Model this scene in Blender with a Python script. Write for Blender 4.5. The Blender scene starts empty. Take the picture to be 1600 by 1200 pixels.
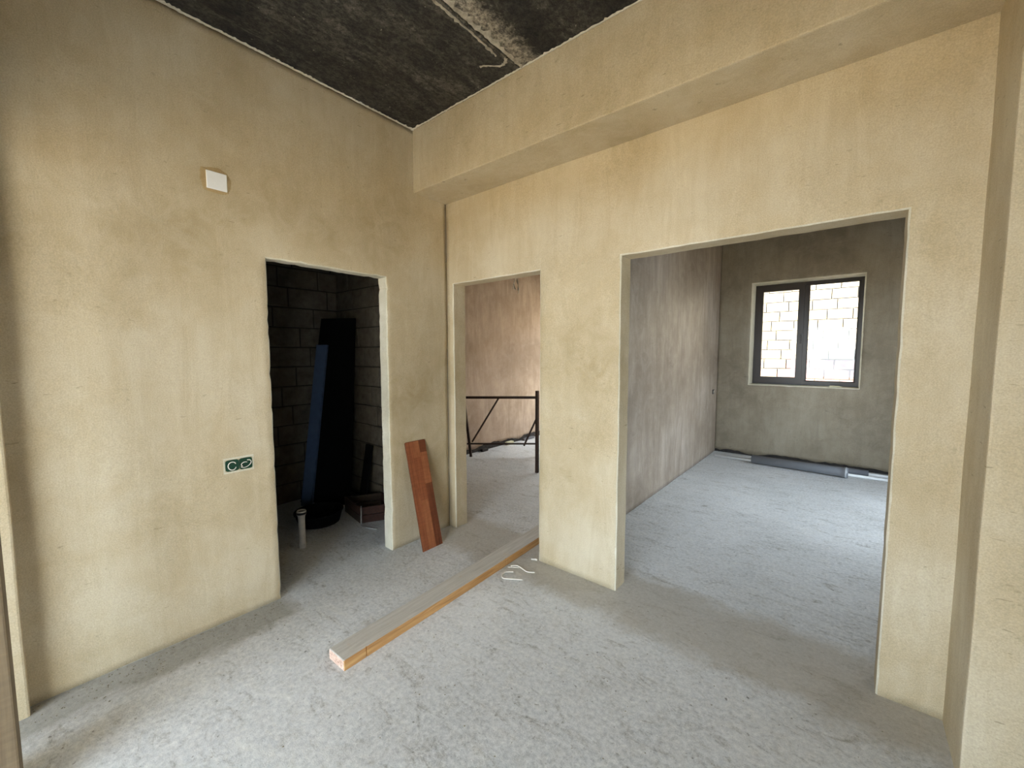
import bpy, bmesh, math, random
from mathutils import Vector, Matrix, noise

random.seed(7)
SC = bpy.context.scene
COL = SC.collection

# ------------------------------------------------------------------ camera, sky, sun, exposure
F_PX, YAW, PITCH, ROLL = 637.23, 0.69115, -0.075376, -0.001427
CAM = Vector((2.68691, -2.37590, 1.53576))
cam_d = bpy.data.cameras.new('camera')
cam_d.sensor_fit = 'HORIZONTAL'
cam_d.sensor_width = 36.0
cam_d.lens = F_PX / 1600.0 * 36.0
cam_d.clip_start = 0.02
cam = bpy.data.objects.new('camera', cam_d)
COL.objects.link(cam)
fw = Vector((-math.sin(YAW) * math.cos(PITCH), math.cos(YAW) * math.cos(PITCH), math.sin(PITCH)))
rt = Vector((math.cos(YAW), math.sin(YAW), 0))
up = rt.cross(fw)
rt2 = rt * math.cos(ROLL) + up * math.sin(ROLL)
up2 = -rt * math.sin(ROLL) + up * math.cos(ROLL)
cam.matrix_world = Matrix(((rt2.x, up2.x, -fw.x, CAM.x), (rt2.y, up2.y, -fw.y, CAM.y), (rt2.z, up2.z, -fw.z, CAM.z), (0, 0, 0, 1)))
SC.camera = cam

SKY = 4.6
SUN = 26.0
world = bpy.data.worlds.new('overcast_sky')
SC.world = world
world.use_nodes = True
wn = world.node_tree
wn.nodes['Background'].inputs[0].default_value = (0.80, 0.915, 1.0, 1)
wn.nodes['Background'].inputs[1].default_value = SKY

sun_d = bpy.data.lights.new('sun', 'SUN')
sun_d.energy = SUN
sun_d.angle = math.radians(0.6)
sun_d.color = (1.0, 0.93, 0.82)
sun = bpy.data.objects.new('sun', sun_d)
COL.objects.link(sun)
# the sun stands high behind the house and lights the block wall outside the far window
sun.rotation_euler = Vector((0.75, 0.50, -0.335)).to_track_quat('-Z', 'Y').to_euler()


def portal(name, loc, rot, sx, sy):
    d = bpy.data.lights.new(name, 'AREA')
    d.shape = 'RECTANGLE'
    d.size, d.size_y = sx, sy
    d.cycles.is_portal = True
    o = bpy.data.objects.new(name, d)
    o.location, o.rotation_euler = loc, rot
    COL.objects.link(o)


RX = math.radians(90)
portal('portal_back', (2.3, -5.62, 1.36), (RX, 0, 0), 3.4, 2.68)           # faces +y
portal('portal_room', (-0.30, 4.90, 1.38), (-RX, 0, 0), 2.3, 2.45)          # faces -y
portal('portal_window', (2.165, 4.92, 1.8), (-RX, 0, 0), 1.26, 1.48)
portal('portal_living', (5.82, -4.03, 1.10), (RX, 0, RX), 1.46, 2.1)
portal('portal_side', (4.40, 2.6, 1.45), (RX, 0, RX), 1.8, 1.9)           # faces -x

vs = SC.view_settings
vs.view_transform = 'Standard'
vs.look = 'None'
vs.exposure = 1.56
vs.gamma = 1.0
vs.use_curve_mapping = False
SC.cycles.diffuse_bounces = 6
SC.cycles.max_bounces = 12
SC.cycles.sample_clamp_indirect = 8.0


# ------------------------------------------------------------------ materials
class NT:
    def __init__(self, name, rough=0.8):
        self.m = bpy.data.materials.new(name)
        self.m.use_nodes = True
        self.t = self.m.node_tree
        self.b = self.t.nodes['Principled BSDF']
        self.b.inputs['Roughness'].default_value = rough
        self.geo = None

    def n(self, typ, **kw):
        x = self.t.nodes.new(typ)
        for k, v in kw.items():
            setattr(x, k, v)
        return x

    def l(self, a, b):
        self.t.links.new(a, b)

    def coord(self, scale=(1, 1, 1), obj=False, off=(0, 0, 0)):
        mp = self.n('ShaderNodeMapping')
        mp.inputs['Scale'].default_value = scale
        mp.inputs['Location'].default_value = off
        if obj:
            tc = self.n('ShaderNodeTexCoord')
            self.l(tc.outputs['Object'], mp.inputs['Vector'])
        else:
            if self.geo is None:
                self.geo = self.n('ShaderNodeNewGeometry')
            self.l(self.geo.outputs['Position'], mp.inputs['Vector'])
        return mp.outputs[0]

    def noise(self, scale, detail=4, rough=0.6, vec=None, dist=0.0):
        x = self.n('ShaderNodeTexNoise')
        x.inputs['Scale'].default_value = scale
        x.inputs['Detail'].default_value = detail
        x.inputs['Roughness'].default_value = rough
        x.inputs['Distortion'].default_value = dist
        if vec is not None:
            self.l(vec, x.inputs['Vector'])
        return x.outputs['Fac']

    def ramp(self, fac, stops):
        r = self.n('ShaderNodeValToRGB')
        el = r.color_ramp.elements
        while len(el) < len(stops):
            el.new(0.5)
        for e, (p, c) in zip(el, stops):
            e.position = p
            e.color = (c if len(c) == 4 else (*c, 1)) if not isinstance(c, float) else (c, c, c, 1)
        self.l(fac, r.inputs[0])
        return r.outputs[0]

    def mix(self, fac, a, b, mode='MIX'):
        x = self.n('ShaderNodeMix', data_type='RGBA', blend_type=mode)
        for s, v in ((0, fac), (6, a), (7, b)):
            if isinstance(v, (int, float)):
                x.inputs[s].default_value = v
            elif isinstance(v, tuple):
                x.inputs[s].default_value = (*v[:3], 1)
            else:
                self.l(v, x.inputs[s])
        return x.outputs[2]

    def math(self, op, a, b=0.0):
        x = self.n('ShaderNodeMath', operation=op)
        for i, v in enumerate((a, b)):
            if isinstance(v, (int, float)):
                x.inputs[i].default_value = v
            else:
                self.l(v, x.inputs[i])
        return x.outputs[0]

    def color(self, c):
        if isinstance(c, tuple):
            self.b.inputs['Base Color'].default_value = (*c[:3], 1)
        else:
            self.l(c, self.b.inputs['Base Color'])
        return self

    def bump(self, h, strength=0.3, dist=0.01):
        x = self.n('ShaderNodeBump')
        x.inputs['Strength'].default_value = strength
        x.inputs['Distance'].default_value = dist
        self.l(h, x.inputs['Height'])
        self.l(x.outputs[0], self.b.inputs['Normal'])
        return self


def S(r, g, b):
    f = lambda c: ((c / 255 + 0.055) / 1.055) ** 2.4 if c > 10 else c / 255 / 12.92
    return (f(r), f(g), f(b))


def plaster(name, lo, mid, hi, streak=0.35, rough=0.85):
    t = NT(name, rough)
    big = t.noise(1.1, 5, 0.62, t.coord())
    base = t.ramp(big, [(0.30, lo), (0.5, mid), (0.70, hi)])
    med = t.noise(5.5, 6, 0.7, t.coord(off=(3, 5, 1)), 0.8)
    base = t.mix(t.ramp(med, [(0.42, 0.0), (0.72, 0.55)]), base, hi)
    st = t.noise(3.0, 6, 0.7, t.coord((3.2, 3.2, 0.55)), 0.6)
    base = t.mix(t.ramp(st, [(0.36, streak), (0.58, 0.0)]), base, lo)
    # trowel scuffs and dark specks
    sp = t.noise(26, 3, 0.55, t.coord((1, 1, 1.6)))
    base = t.mix(t.ramp(sp, [(0.66, 0.0), (0.78, 0.38)]), base, tuple(c * 0.55 for c in lo))
    nick = t.noise(11, 3, 0.5, t.coord((1, 1, 6), off=(5, 0, 3)))
    base = t.mix(t.ramp(nick, [(0.71, 0.0), (0.75, 0.5)]), base, tuple(c * 0.42 for c in lo))
    fine = t.noise(190, 2, 0.6, t.coord())
    base = t.mix(0.22, base, t.ramp(fine, [(0.3, 0.25), (0.7, 0.85)]), 'OVERLAY')
    t.color(base)
    h = t.math('ADD', t.math('MULTIPLY', med, 0.5), t.math('MULTIPLY', fine, 0.10))
    h = t.math('ADD', h, t.math('MULTIPLY', st, 0.5))
    t.bump(h, 0.30, 0.012)
    return t.m


PL = plaster('tan_plaster', S(168, 152, 120), S(189, 175, 147), S(204, 194, 172))
PL_EDGE = plaster('pale_plaster_edge', S(176, 170, 150), S(205, 200, 182), S(224, 220, 205), 0.2)
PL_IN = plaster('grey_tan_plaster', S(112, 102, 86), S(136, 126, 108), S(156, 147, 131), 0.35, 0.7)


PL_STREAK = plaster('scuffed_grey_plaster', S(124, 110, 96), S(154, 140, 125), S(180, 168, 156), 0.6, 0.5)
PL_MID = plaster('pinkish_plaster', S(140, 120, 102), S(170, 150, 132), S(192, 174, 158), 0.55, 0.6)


def concrete_floor():
    t = NT('dusty_concrete_floor', 0.82)
    big = t.noise(0.9, 5, 0.6, t.coord(off=(2, 0, 0)))
    base = t.ramp(big, [(0.3, S(196, 198, 200)), (0.52, S(211, 213, 216)), (0.72, S(222, 224, 227))])
    med = t.noise(14, 8, 0.75, t.coord(), 0.3)
    base = t.mix(t.ramp(med, [(0.30, 0.45), (0.50, 0.0)]), base, S(180, 177, 170))
    base = t.mix(t.ramp(med, [(0.55, 0.0), (0.75, 0.5)]), base, S(226, 227, 226))
    sp = t.noise(38, 2, 0.5, t.coord())
    base = t.mix(t.ramp(sp, [(0.68, 0.0), (0.76, 0.7)]), base, S(88, 84, 76))
    scr = t.noise(16, 4, 0.65, t.coord((0.25, 1.4, 1)), 1.4)
    base = t.mix(t.ramp(scr, [(0.62, 0.0), (0.74, 0.4)]), base, S(214, 214, 210))
    fine = t.noise(230, 2, 0.7, t.coord())
    sc2 = t.noise(7.0, 8, 0.78, t.coord((0.6, 1.5, 1), off=(0, 4, 0)), 1.0)
    base = t.mix(t.ramp(sc2, [(0.54, 0.0), (0.68, 0.6)]), base, S(136, 132, 124))
    base = t.mix(t.ramp(sc2, [(0.32, 0.55), (0.46, 0.0)]), base, S(228, 228, 226))
    gr = t.noise(48, 5, 0.75, t.coord())
    base = t.mix(0.50, base, t.ramp(gr, [(0.32, 0.10), (0.68, 0.90)]), 'OVERLAY')
    base = t.mix(0.3, base, t.ramp(fine, [(0.28, 0.2), (0.72, 0.85)]), 'OVERLAY')
    # muddy stains along the wall foot, the column foot and the pier
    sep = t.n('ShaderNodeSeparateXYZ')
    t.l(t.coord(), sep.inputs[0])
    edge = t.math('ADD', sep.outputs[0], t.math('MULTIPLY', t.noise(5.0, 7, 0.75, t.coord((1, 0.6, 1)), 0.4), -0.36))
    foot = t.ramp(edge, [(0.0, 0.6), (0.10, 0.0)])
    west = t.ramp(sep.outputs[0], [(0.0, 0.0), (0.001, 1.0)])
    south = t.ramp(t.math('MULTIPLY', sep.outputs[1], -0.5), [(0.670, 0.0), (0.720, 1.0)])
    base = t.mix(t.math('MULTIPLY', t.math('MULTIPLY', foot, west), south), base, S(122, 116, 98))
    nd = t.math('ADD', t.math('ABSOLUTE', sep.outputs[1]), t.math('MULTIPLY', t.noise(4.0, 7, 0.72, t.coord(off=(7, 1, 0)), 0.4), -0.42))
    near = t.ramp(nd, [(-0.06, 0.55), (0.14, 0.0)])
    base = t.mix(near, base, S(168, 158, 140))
    t.color(base)
    h = t.math('ADD', t.math('MULTIPLY', med, 0.6), t.math('MULTIPLY', fine, 0.2))
    t.bump(h, 0.35, 0.012)
    return t.m


M_FLOOR = concrete_floor()


def ceiling_mat():
    t = NT('sooty_concrete', 0.9)
    st = t.noise(4.2, 6, 0.66, t.coord((1.5, 0.36, 1)), 0.9)
    base = t.ramp(st, [(0.34, S(14, 13, 12)), (0.52, S(38, 36, 33)), (0.70, S(86, 82, 74))])
    sp = t.noise(20, 6, 0.8, t.coord())
    base = t.mix(t.ramp(sp, [(0.36, 0.85), (0.5, 0.0)]), base, S(16, 15, 14))
    pch = t.noise(3.4, 7, 0.78, t.coord(off=(1, 2, 0)), 0.4)
    base = t.mix(t.ramp(pch, [(0.40, 0.0), (0.66, 0.35)]), base, S(98, 93, 83))
    sx = t.n('ShaderNodeSeparateXYZ')
    t.l(t.coord(), sx.inputs[0])
    dj = t.math('ABSOLUTE', t.math('SUBTRACT', sx.outputs[0], 1.135))
    dj = t.math('ADD', dj, t.math('MULTIPLY', t.math('SUBTRACT', sp, 0.5), 0.28))
    base = t.mix(t.ramp(dj, [(0.01, 0.62), (0.09, 0.0)]), base, S(176, 166, 148))
    fl = t.noise(34, 4, 0.7, t.coord((1, 1, 1), off=(4, 9, 2)))
    base = t.mix(t.ramp(fl, [(0.69, 0.0), (0.73, 0.8)]), base, S(186, 178, 160))
    fine = t.noise(120, 2, 0.7, t.coord())
    g2 = t.noise(46, 5, 0.8, t.coord((1, 0.7, 1)))
    base = t.mix(0.8, base, t.ramp(g2, [(0.36, 0.05), (0.64, 0.92)]), 'OVERLAY')
    base = t.mix(0.5, base, t.ramp(fine, [(0.25, 0.1), (0.75, 0.9)]), 'OVERLAY')
    t.color(base)
    t.bump(t.math('ADD', sp, t.math('MULTIPLY', st, 0.6)), 0.5, 0.012)
    return t.m


M_CEIL = ceiling_mat()


def mortar_mat(name, a, b, sc=14, rough=0.9):
    t = NT(name, rough)
    x = t.noise(sc, 6, 0.7, t.coord())
    t.color(t.ramp(x, [(0.3, a), (0.7, b)]))
    t.bump(x, 0.5, 0.015)
    return t.m


M_JOINT = mortar_mat('pale_slab_joint', S(120, 112, 98), S(206, 198, 180))
M_DARKBASE = mortar_mat('dark_wall_foot', S(26, 25, 26), S(62, 58, 56))
M_BLOCK_MORTAR = mortar_mat('block_mortar', S(40, 37, 33), S(66, 61, 55))
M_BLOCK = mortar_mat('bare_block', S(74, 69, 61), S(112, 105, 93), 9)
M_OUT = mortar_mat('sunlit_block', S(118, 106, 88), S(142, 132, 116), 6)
M_OUT_RED_SHADE = mortar_mat('red_shade_block', S(92, 66, 68), S(112, 86, 86), 6)  # reddish blocks, coloured darker to deepen the house shadow on the wall
M_OUT_MORTAR = mortar_mat('outside_mortar', S(46, 42, 40), S(66, 60, 56))
M_EARTH = mortar_mat('pale_earth', S(168, 150, 118), S(214, 200, 168), 3)
M_SOIL = mortar_mat('sunlit_soil', S(150, 128, 94), S(186, 164, 126), 3)
M_HOUSE = mortar_mat('outer_render', S(150, 142, 128), S(178, 170, 156), 3)


def wood(name, a, b, c, grain=(16, 0.7, 16), rough=0.6, bump=0.12):
    t = NT(name, rough)
    g = t.noise(3.0, 6, 0.65, t.coord(grain, obj=True), 1.2)
    col = t.ramp(g, [(0.3, a), (0.5, b), (0.72, c)])
    f = t.noise(60, 2, 0.6, t.coord((1, 0.15, 1), obj=True))
    col = t.mix(0.18, col, t.ramp(f, [(0.3, 0.2), (0.7, 0.8)]), 'OVERLAY')
    t.color(col)
    t.bump(g, bump, 0.004)
    return t.m


M_TIMBER = wood('orange_pine', S(150, 106, 60), S(190, 144, 90), S(208, 168, 116))
M_TIMBER_END = wood('sawn_end', S(150, 118, 100), S(206, 176, 160), S(226, 206, 194), (20, 20, 20))
M_STRIP = [wood('cherry_strip_light', S(134, 78, 50), S(160, 98, 64), S(178, 118, 80), (26, 26, 1.1), 0.42, 0.05),
           wood('cherry_strip_mid', S(120, 66, 42), S(146, 84, 54), S(162, 100, 66), (26, 26, 1.1), 0.42, 0.05),
           wood('cherry_strip_dark', S(88, 46, 30), S(112, 60, 38), S(132, 76, 50), (26, 26, 1.1), 0.42, 0.05)]
M_CORE = wood('board_core', S(84, 52, 34), S(104, 66, 44), S(120, 80, 56), (30, 30, 30), 0.8)
M_JAMB = wood('brown_jamb', S(92, 77, 57), S(102, 87, 65), S(112, 97, 74), (9, 9, 0.5), 0.7)
M_SCRAP = wood('dark_red_wood', S(40, 20, 15), S(54, 28, 20), S(66, 38, 28), (8, 8, 8), 0.8)
M_SCRAP2 = wood('dull_brown_wood', S(40, 30, 22), S(54, 42, 32), S(66, 52, 40), (8, 8, 8), 0.8)


def timber_top():
    t = NT('cement_dusted_wood', 0.85)
    g = t.noise(3.0, 6, 0.65, t.coord((16, 0.9, 16), obj=True), 0.8)
    col = t.ramp(g, [(0.3, S(176, 171, 164)), (0.55, S(197, 193, 187)), (0.75, S(208, 205, 200))])
    d = t.noise(22, 5, 0.7, t.coord(obj=True))
    col = t.mix(t.ramp(d, [(0.60, 0.0), (0.78, 0.5)]), col, S(196, 170, 134))
    t.color(col)
    t.bump(t.math('ADD', d, g), 0.3, 0.006)
    return t.m


M_TIMBER_TOP = timber_top()


def plain(name, c, rough=0.5, metal=0.0, var=0.08, sc=20):
    t = NT(name, rough)
    x = t.noise(sc, 4, 0.6, t.coord(obj=True))
    t.color(t.ramp(x, [(0.3, tuple(v * (1 - var) for v in c)), (0.7, tuple(min(1, v * (1 + var)) for v in c))]))
    t.b.inputs['Metallic'].default_value = metal
    return t.m


M_FRAME = plain('dark_brown_frame', S(46, 40, 40), 0.35)
M_GASKET = plain('black_rubber', S(16, 16, 17), 0.5)
M_WHITE = plain('white_plastic', S(238, 241, 244), 0.4, 0, 0.03)
M_WIRE = plain('white_cable', S(226, 222, 214), 0.5, 0, 0.05)
M_CREAM = plain('cream_plastic', S(206, 200, 170), 0.5)
M_GREEN = plain('green_box_plastic', S(14, 62, 42), 0.45, 0, 0.2)
M_BLACK = plain('black_sheet', S(9, 9, 10), 0.9, 0, 0.2)
M_BLACK.node_tree.nodes['Principled BSDF'].inputs['Specular IOR Level'].default_value = 0.15
M_BLUE = plain('blue_metal', S(78, 97, 130), 0.42, 0.0, 0.10)
M_IRON = plain('rusty_iron', S(58, 44, 38), 0.6, 0.5, 0.3, 40)
M_GALV = plain('galvanised_metal', S(150, 150, 148), 0.4, 0.6)
M_PIPE = plain('grey_pipe', S(122, 126, 134), 0.38, 0, 0.04)
M_LIP = plain('pale_grey_pipe_lip', S(168, 172, 178), 0.38, 0, 0.04)
M_PIPE_D = plain('dark_grey_pipe', S(96, 99, 106), 0.4, 0, 0.04)
M_STUB = plain('grey_pipe_dusty', S(172, 166, 158), 0.6, 0, 0.12, 30)
M_DIRT = mortar_mat('earth_crumbs', S(108, 102, 86), S(160, 154, 138), 60)


def glass_mat():
    m = bpy.data.materials.new('window_glass')
    m.use_nodes = True
    t = m.node_tree
    t.nodes.remove(t.nodes['Principled BSDF'])
    out = t.nodes['Material Output']
    tr = t.nodes.new('ShaderNodeBsdfTransparent')
    tr.inputs[0].default_value = (0.93, 0.95, 0.94, 1)
    gl = t.nodes.new('ShaderNodeBsdfGlossy')
    gl.inputs['Roughness'].default_value = 0.02
    lw = t.nodes.new('ShaderNodeFresnel')
    lw.inputs[0].default_value = 1.45
    mx = t.nodes.new('ShaderNodeMixShader')
    t.links.new(lw.outputs[0], mx.inputs[0])
    t.links.new(tr.outputs[0], mx.inputs[1])
    t.links.new(gl.outputs[0], mx.inputs[2])
    t.links.new(mx.outputs[0], out.inputs[0])
    return m


M_GLASS = glass_mat()


# ------------------------------------------------------------------ builders
def obj(name, bm, mats, parent=None, smooth=False):
    bm.normal_update()
    me = bpy.data.meshes.new(name)
    bm.to_mesh(me)
    bm.free()
    for m in (mats if isinstance(mats, (list, tuple)) else [mats]):
        me.materials.append(m)
    if smooth:
        me.polygons.foreach_set('use_smooth', [True] * len(me.polygons))
    o = bpy.data.objects.new(name, me)
    COL.objects.link(o)
    if parent is not None:
        o.parent = parent
        o.matrix_parent_inverse = Matrix.Translation(-parent.location) if parent.type == 'EMPTY' and parent.rotation_euler.to_quaternion().angle < 1e-6 else parent.matrix_basis.inverted()
    return o


def struct(o, label=None):
    o['kind'] = 'structure'
    if label:
        o['label'] = label
    return o


def tag(o, label, cat, group=None):
    o['label'], o['category'] = label, cat
    if group:
        o['group'] = group
    return o


def thing(name, loc, label, cat, group=None):
    o = bpy.data.objects.new(name, None)
    o.location = loc
    o.empty_display_size = 0.1
    COL.objects.link(o)
    return tag(o, label, cat, group)


def bx(bm, lo, hi, mat=0, bevel=0.0):
    vv = [bm.verts.new((x, y, z)) for x in (lo[0], hi[0]) for y in (lo[1], hi[1]) for z in (lo[2], hi[2])]
    fs = []
    for q in ((0, 1, 3, 2), (4, 6, 7, 5), (0, 4, 5, 1), (2, 3, 7, 6), (0, 2, 6, 4), (1, 5, 7, 3)):
        f = bm.faces.new([vv[i] for i in q])
        f.material_index = mat
        fs.append(f)
    if bevel:
        es = list({e for f in fs for e in f.edges})
        r = bmesh.ops.bevel(bm, geom=es, offset=bevel, segments=2, affect='EDGES', profile=0.6)
        for f in r['faces']:
            f.material_index = mat
    return vv


def box(name, lo, hi, mat, parent=None, bevel=0.0):
    bm = bmesh.new()
    bx(bm, lo, hi, 0, bevel)
    return obj(name, bm, mat, parent)


def tube_bm(bm, pts, r, seg=10, caps=True, mat=0):
    pts = [Vector(p) for p in pts]
    rings = []
    pn = None
    for i, p in enumerate(pts):
        d = (pts[min(i + 1, len(pts) - 1)] - pts[max(i - 1, 0)]).normalized()
        if pn is None:
            a = Vector((0, 0, 1)) if abs(d.z) < 0.9 else Vector((1, 0, 0))
            pn = d.cross(a).normalized()
        pn = (pn - d * pn.dot(d)).normalized()
        b = d.cross(pn)
        rr = r[i] if isinstance(r, (list, tuple)) else r
        rings.append([bm.verts.new(p + (pn * math.cos(k * 2 * math.pi / seg) + b * math.sin(k * 2 * math.pi / seg)) * rr) for k in range(seg)])
    for a, b in zip(rings, rings[1:]):
        for k in range(seg):
            f = bm.faces.new((a[k], a[(k + 1) % seg], b[(k + 1) % seg], b[k]))
            f.material_index = mat
            f.smooth = True
    if caps:
        for rg in (rings[0][::-1], rings[-1]):
            f = bm.faces.new(rg)
            f.material_index = mat


def tube(name, pts, r, mat, parent=None, seg=10, caps=True):
    bm = bmesh.new()
    tube_bm(bm, pts, r, seg, caps)
    bmesh.ops.recalc_face_normals(bm, faces=bm.faces)
    return obj(name, bm, mat, parent)


def bar(name, a, b, w, h, mat, parent=None, bevel=0.0):
    """square-section bar from a to b"""
    a, b = Vector(a), Vector(b)
    d = (b - a)
    L = d.length
    q = d.to_track_quat('Y', 'Z').to_matrix()
    bm = bmesh.new()
    bx(bm, (-w / 2, 0, -h / 2), (w / 2, L, h / 2), 0, bevel)
    bmesh.ops.transform(bm, matrix=Matrix.Translation(a) @ q.to_4x4(), verts=bm.verts)
    return obj(name, bm, mat, parent)


def smooth_path(pts, n=6):
    P = [Vector(p) for p in pts]
    P = [P[0]] + P + [P[-1]]
    out = []
    for i in range(1, len(P) - 2):
        for k in range(n):
            t = k / n
            p0, p1, p2, p3 = P[i - 1:i + 3]
            out.append(0.5 * ((2 * p1) + (p2 - p0) * t + (2 * p0 - 5 * p1 + 4 * p2 - p3) * t * t + (3 * p1 - p0 - 3 * p2 + p3) * t ** 3))
    out.append(P[-2])
    return out


def grid_wall(name, axis, pos, body, u0, u1, v0, v1, holes=(), mats=None, step=0.06, wave=0.003, rag=0.003, cham=0.006, rag_bottom=0.0, seed=0.0, chip=0.0):
    """Plastered wall: a finely divided face at `pos`, `body` thick (signed, away from the viewer) with
    real openings, softly waved surface, worn chamfered and slightly ragged arrises."""
    def lines(a, b, cuts):
        c = sorted({a, b, *[x for x in cuts if a < x < b]})
        out = []
        for p, q in zip(c, c[1:]):
            k = max(1, round((q - p) / step))
            out += [p + (q - p) * i / k for i in range(k)]
        return out + [c[-1]]
    us = lines(u0, u1, [x for h in holes for x in h[:2]])
    vs_ = lines(v0, v1, [x for h in holes for x in h[2:]])
    bm = bmesh.new()
    sgn = -1 if body > 0 else 1

    def inside(u, v):
        return any(h[0] < u < h[1] and h[2] < v < h[3] for h in holes)
    nu, nv = len(us), len(vs_)
    solid = [[not inside((us[i] + us[i + 1]) / 2, (vs_[j] + vs_[j + 1]) / 2) for j in range(nv - 1)] for i in range(nu - 1)]

    def sol(i, j):
        return 0 <= i < nu - 1 and 0 <= j < nv - 1 and solid[i][j]

    def pt(u, v, w):
        return Vector((pos + w, u, v)) if axis == 'x' else Vector((u, pos + w, v))

    def hole_dir(i, j):
        """direction pointing from the opening into the wall at a grid vertex"""
        d = Vector((0, 0))
        for di, dj in ((-1, -1), (0, -1), (-1, 0), (0, 0)):
            s = sol(i + di, j + dj)
            inside_rng = 0 <= i + di < nu - 1 and 0 <= j + dj < nv - 1
            if inside_rng and s:
                d += Vector((di + 0.5, dj + 0.5))
            elif inside_rng and not s:
                d -= Vector((di + 0.5, dj + 0.5))
        edge = any((0 <= i + di < nu - 1 and 0 <= j + dj < nv - 1 and not sol(i + di, j + dj)) for di, dj in ((-1, -1), (0, -1), (-1, 0), (0, 0)))
        if not edge:
            return None
        return Vector((math.copysign(1, d.x) if abs(d.x) > 0.6 else 0, math.copysign(1, d.y) if abs(d.y) > 0.6 else 0))

    front, lip, back = {}, {}, {}
    for i in range(nu):
        for j in range(nv):
            if not any(sol(i + di, j + dj) for di, dj in ((-1, -1), (0, -1), (-1, 0), (0, 0))):
                continue
            u, v = us[i], vs_[j]
            w = noise.noise((u * 1.3 + seed, v * 1.3, seed * 3)) * wave * 2 + noise.noise((u * 6 + seed, v * 6, seed)) * wave * 0.5
            hd = hole_dir(i, j)
            uu, vv = u, v
            if hd is not None:
                r1 = noise.noise((u * 9 + seed, v * 9, 5.1)) * rag
                r2 = noise.noise((u * 31 + seed, v * 31, 8.3))
                r = r1 + (chip * max(0, r2 - 0.25) if chip else 0)
                uu, vv = u + hd.x * r, v + hd.y * r
                lip[i, j] = bm.verts.new(pt(uu, vv, w - sgn * cham))
                k = cham + max(0, noise.noise((u * 14, v * 14, 3 + seed))) * cham
                front[i, j] = bm.verts.new(pt(uu + hd.x * k, vv + hd.y * k, w))
                back[i, j] = bm.verts.new(pt(uu, vv, body))
            else:
                if rag_bottom and j == 0:
                    vv += noise.noise((u * 4 + seed, 0.3, 1)) * rag_bottom + noise.noise((u * 22 + seed, 0.3, 1)) * rag_bottom * 0.7
                front[i, j] = bm.verts.new(pt(uu, vv, w))
                back[i, j] = bm.verts.new(pt(uu, vv, body))
    for i in range(nu - 1):
        for j in range(nv - 1):
            if solid[i][j]:
                q = [(i, j), (i + 1, j), (i + 1, j + 1), (i, j + 1)]
                f = bm.faces.new([front[k] for k in q])
                f.smooth = True
                bm.faces.new([back[k] for k in q[::-1]])
    for i in range(nu - 1):
        for j in range(nv):
            a, b = sol(i, j - 1), sol(i, j)
            if a != b:
                p, q = (i, j), (i + 1, j)
                if p in lip and q in lip:
                    f = bm.faces.new((front[p], front[q], lip[q], lip[p])); f.material_index = 1
                    f = bm.faces.new((lip[p], lip[q], back[q], back[p])); f.material_index = 2
                else:
                    bm.faces.new((front[p], front[q], back[q], back[p]))
    for j in range(nv - 1):
        for i in range(nu):
            a, b = sol(i - 1, j), sol(i, j)
            if a != b:
                p, q = (i, j), (i, j + 1)
                if p in lip and q in lip:
                    f = bm.faces.new((front[p], front[q], lip[q], lip[p])); f.material_index = 1
                    f = bm.faces.new((lip[p], lip[q], back[q], back[p])); f.material_index = 2
                else:
                    bm.faces.new((front[p], front[q], back[q], back[p]))
    bmesh.ops.recalc_face_normals(bm, faces=bm.faces)
    mats = mats or [PL, PL_EDGE]
    return struct(obj(name, bm, mats if len(mats) == 3 else [*mats, mats[1]]))


def wavy_box(name, lo, hi, mat, step=0.09, wave=0.003, bevel=0.008, seed=0.0):
    """Plastered beam or column with softly waved faces and rounded, slightly worn arrises."""
    bm = bmesh.new()
    bx(bm, lo, hi, 0, bevel)
    cuts = [max(1, int((hi[k] - lo[k]) / step)) for k in range(3)]
    for k in range(3):
        ax = Vector((1 if k == 0 else 0, 1 if k == 1 else 0, 1 if k == 2 else 0))
        for c in range(1, cuts[k]):
            g = bm.verts[:] + bm.edges[:] + bm.faces[:]
            bmesh.ops.bisect_plane(bm, geom=g, plane_co=Vector(lo) + ax * ((hi[k] - lo[k]) * c / cuts[k]), plane_no=ax)
    for v in bm.verts:
        p = v.co
        v.co = p + Vector((noise.noise(p * 2.3 + Vector((seed, 0, 0))), noise.noise(p * 2.3 + Vector((0, seed + 7, 0))), noise.noise(p * 2.3 + Vector((0, 0, seed + 3))))) * wave
    return obj(name, bm, mat)


# ------------------------------------------------------------------ setting
HC = 3.254                     # ceiling height
HB = 2.785                     # underside of the beam
BD = 0.329                     # beam and column depth
XE = 3.056                     # column side face
D = 4.517                      # far outer wall, inner face
RX1 = 1.114                    # left wall of the room with the window
RX0 = -1.72                    # far left wall shared by bathroom and middle room

bm = bmesh.new()
bx(bm, (-2.2, -5.6, -0.2), (5.8, 4.8, 0.0))
floor = struct(obj('floor', bm, M_FLOOR), 'dusty grey concrete screed floor')

# ceiling: precast slabs with open joints
cb = bmesh.new()
bx(cb, (-2.2, -5.6, HC + 0.03), (5.8, 4.8, HC + 0.2))
ceiling = struct(obj('ceiling', cb, M_CEIL), 'black sooty concrete slab ceiling')
for k, (x0, x1) in enumerate(((-2.2, -0.14), (-0.125, 1.062), (1.082, 2.27), (2.285, 3.47), (3.485, 4.67), (4.685, 5.8))):
    s = bmesh.new()
    bx(s, (x0, -5.6, HC + (0.004 if k == 2 else 0.0)), (x1, 4.8, HC + 0.029), 0, 0.004)
    obj('ceiling_slab', s, M_CEIL, ceiling)


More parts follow.
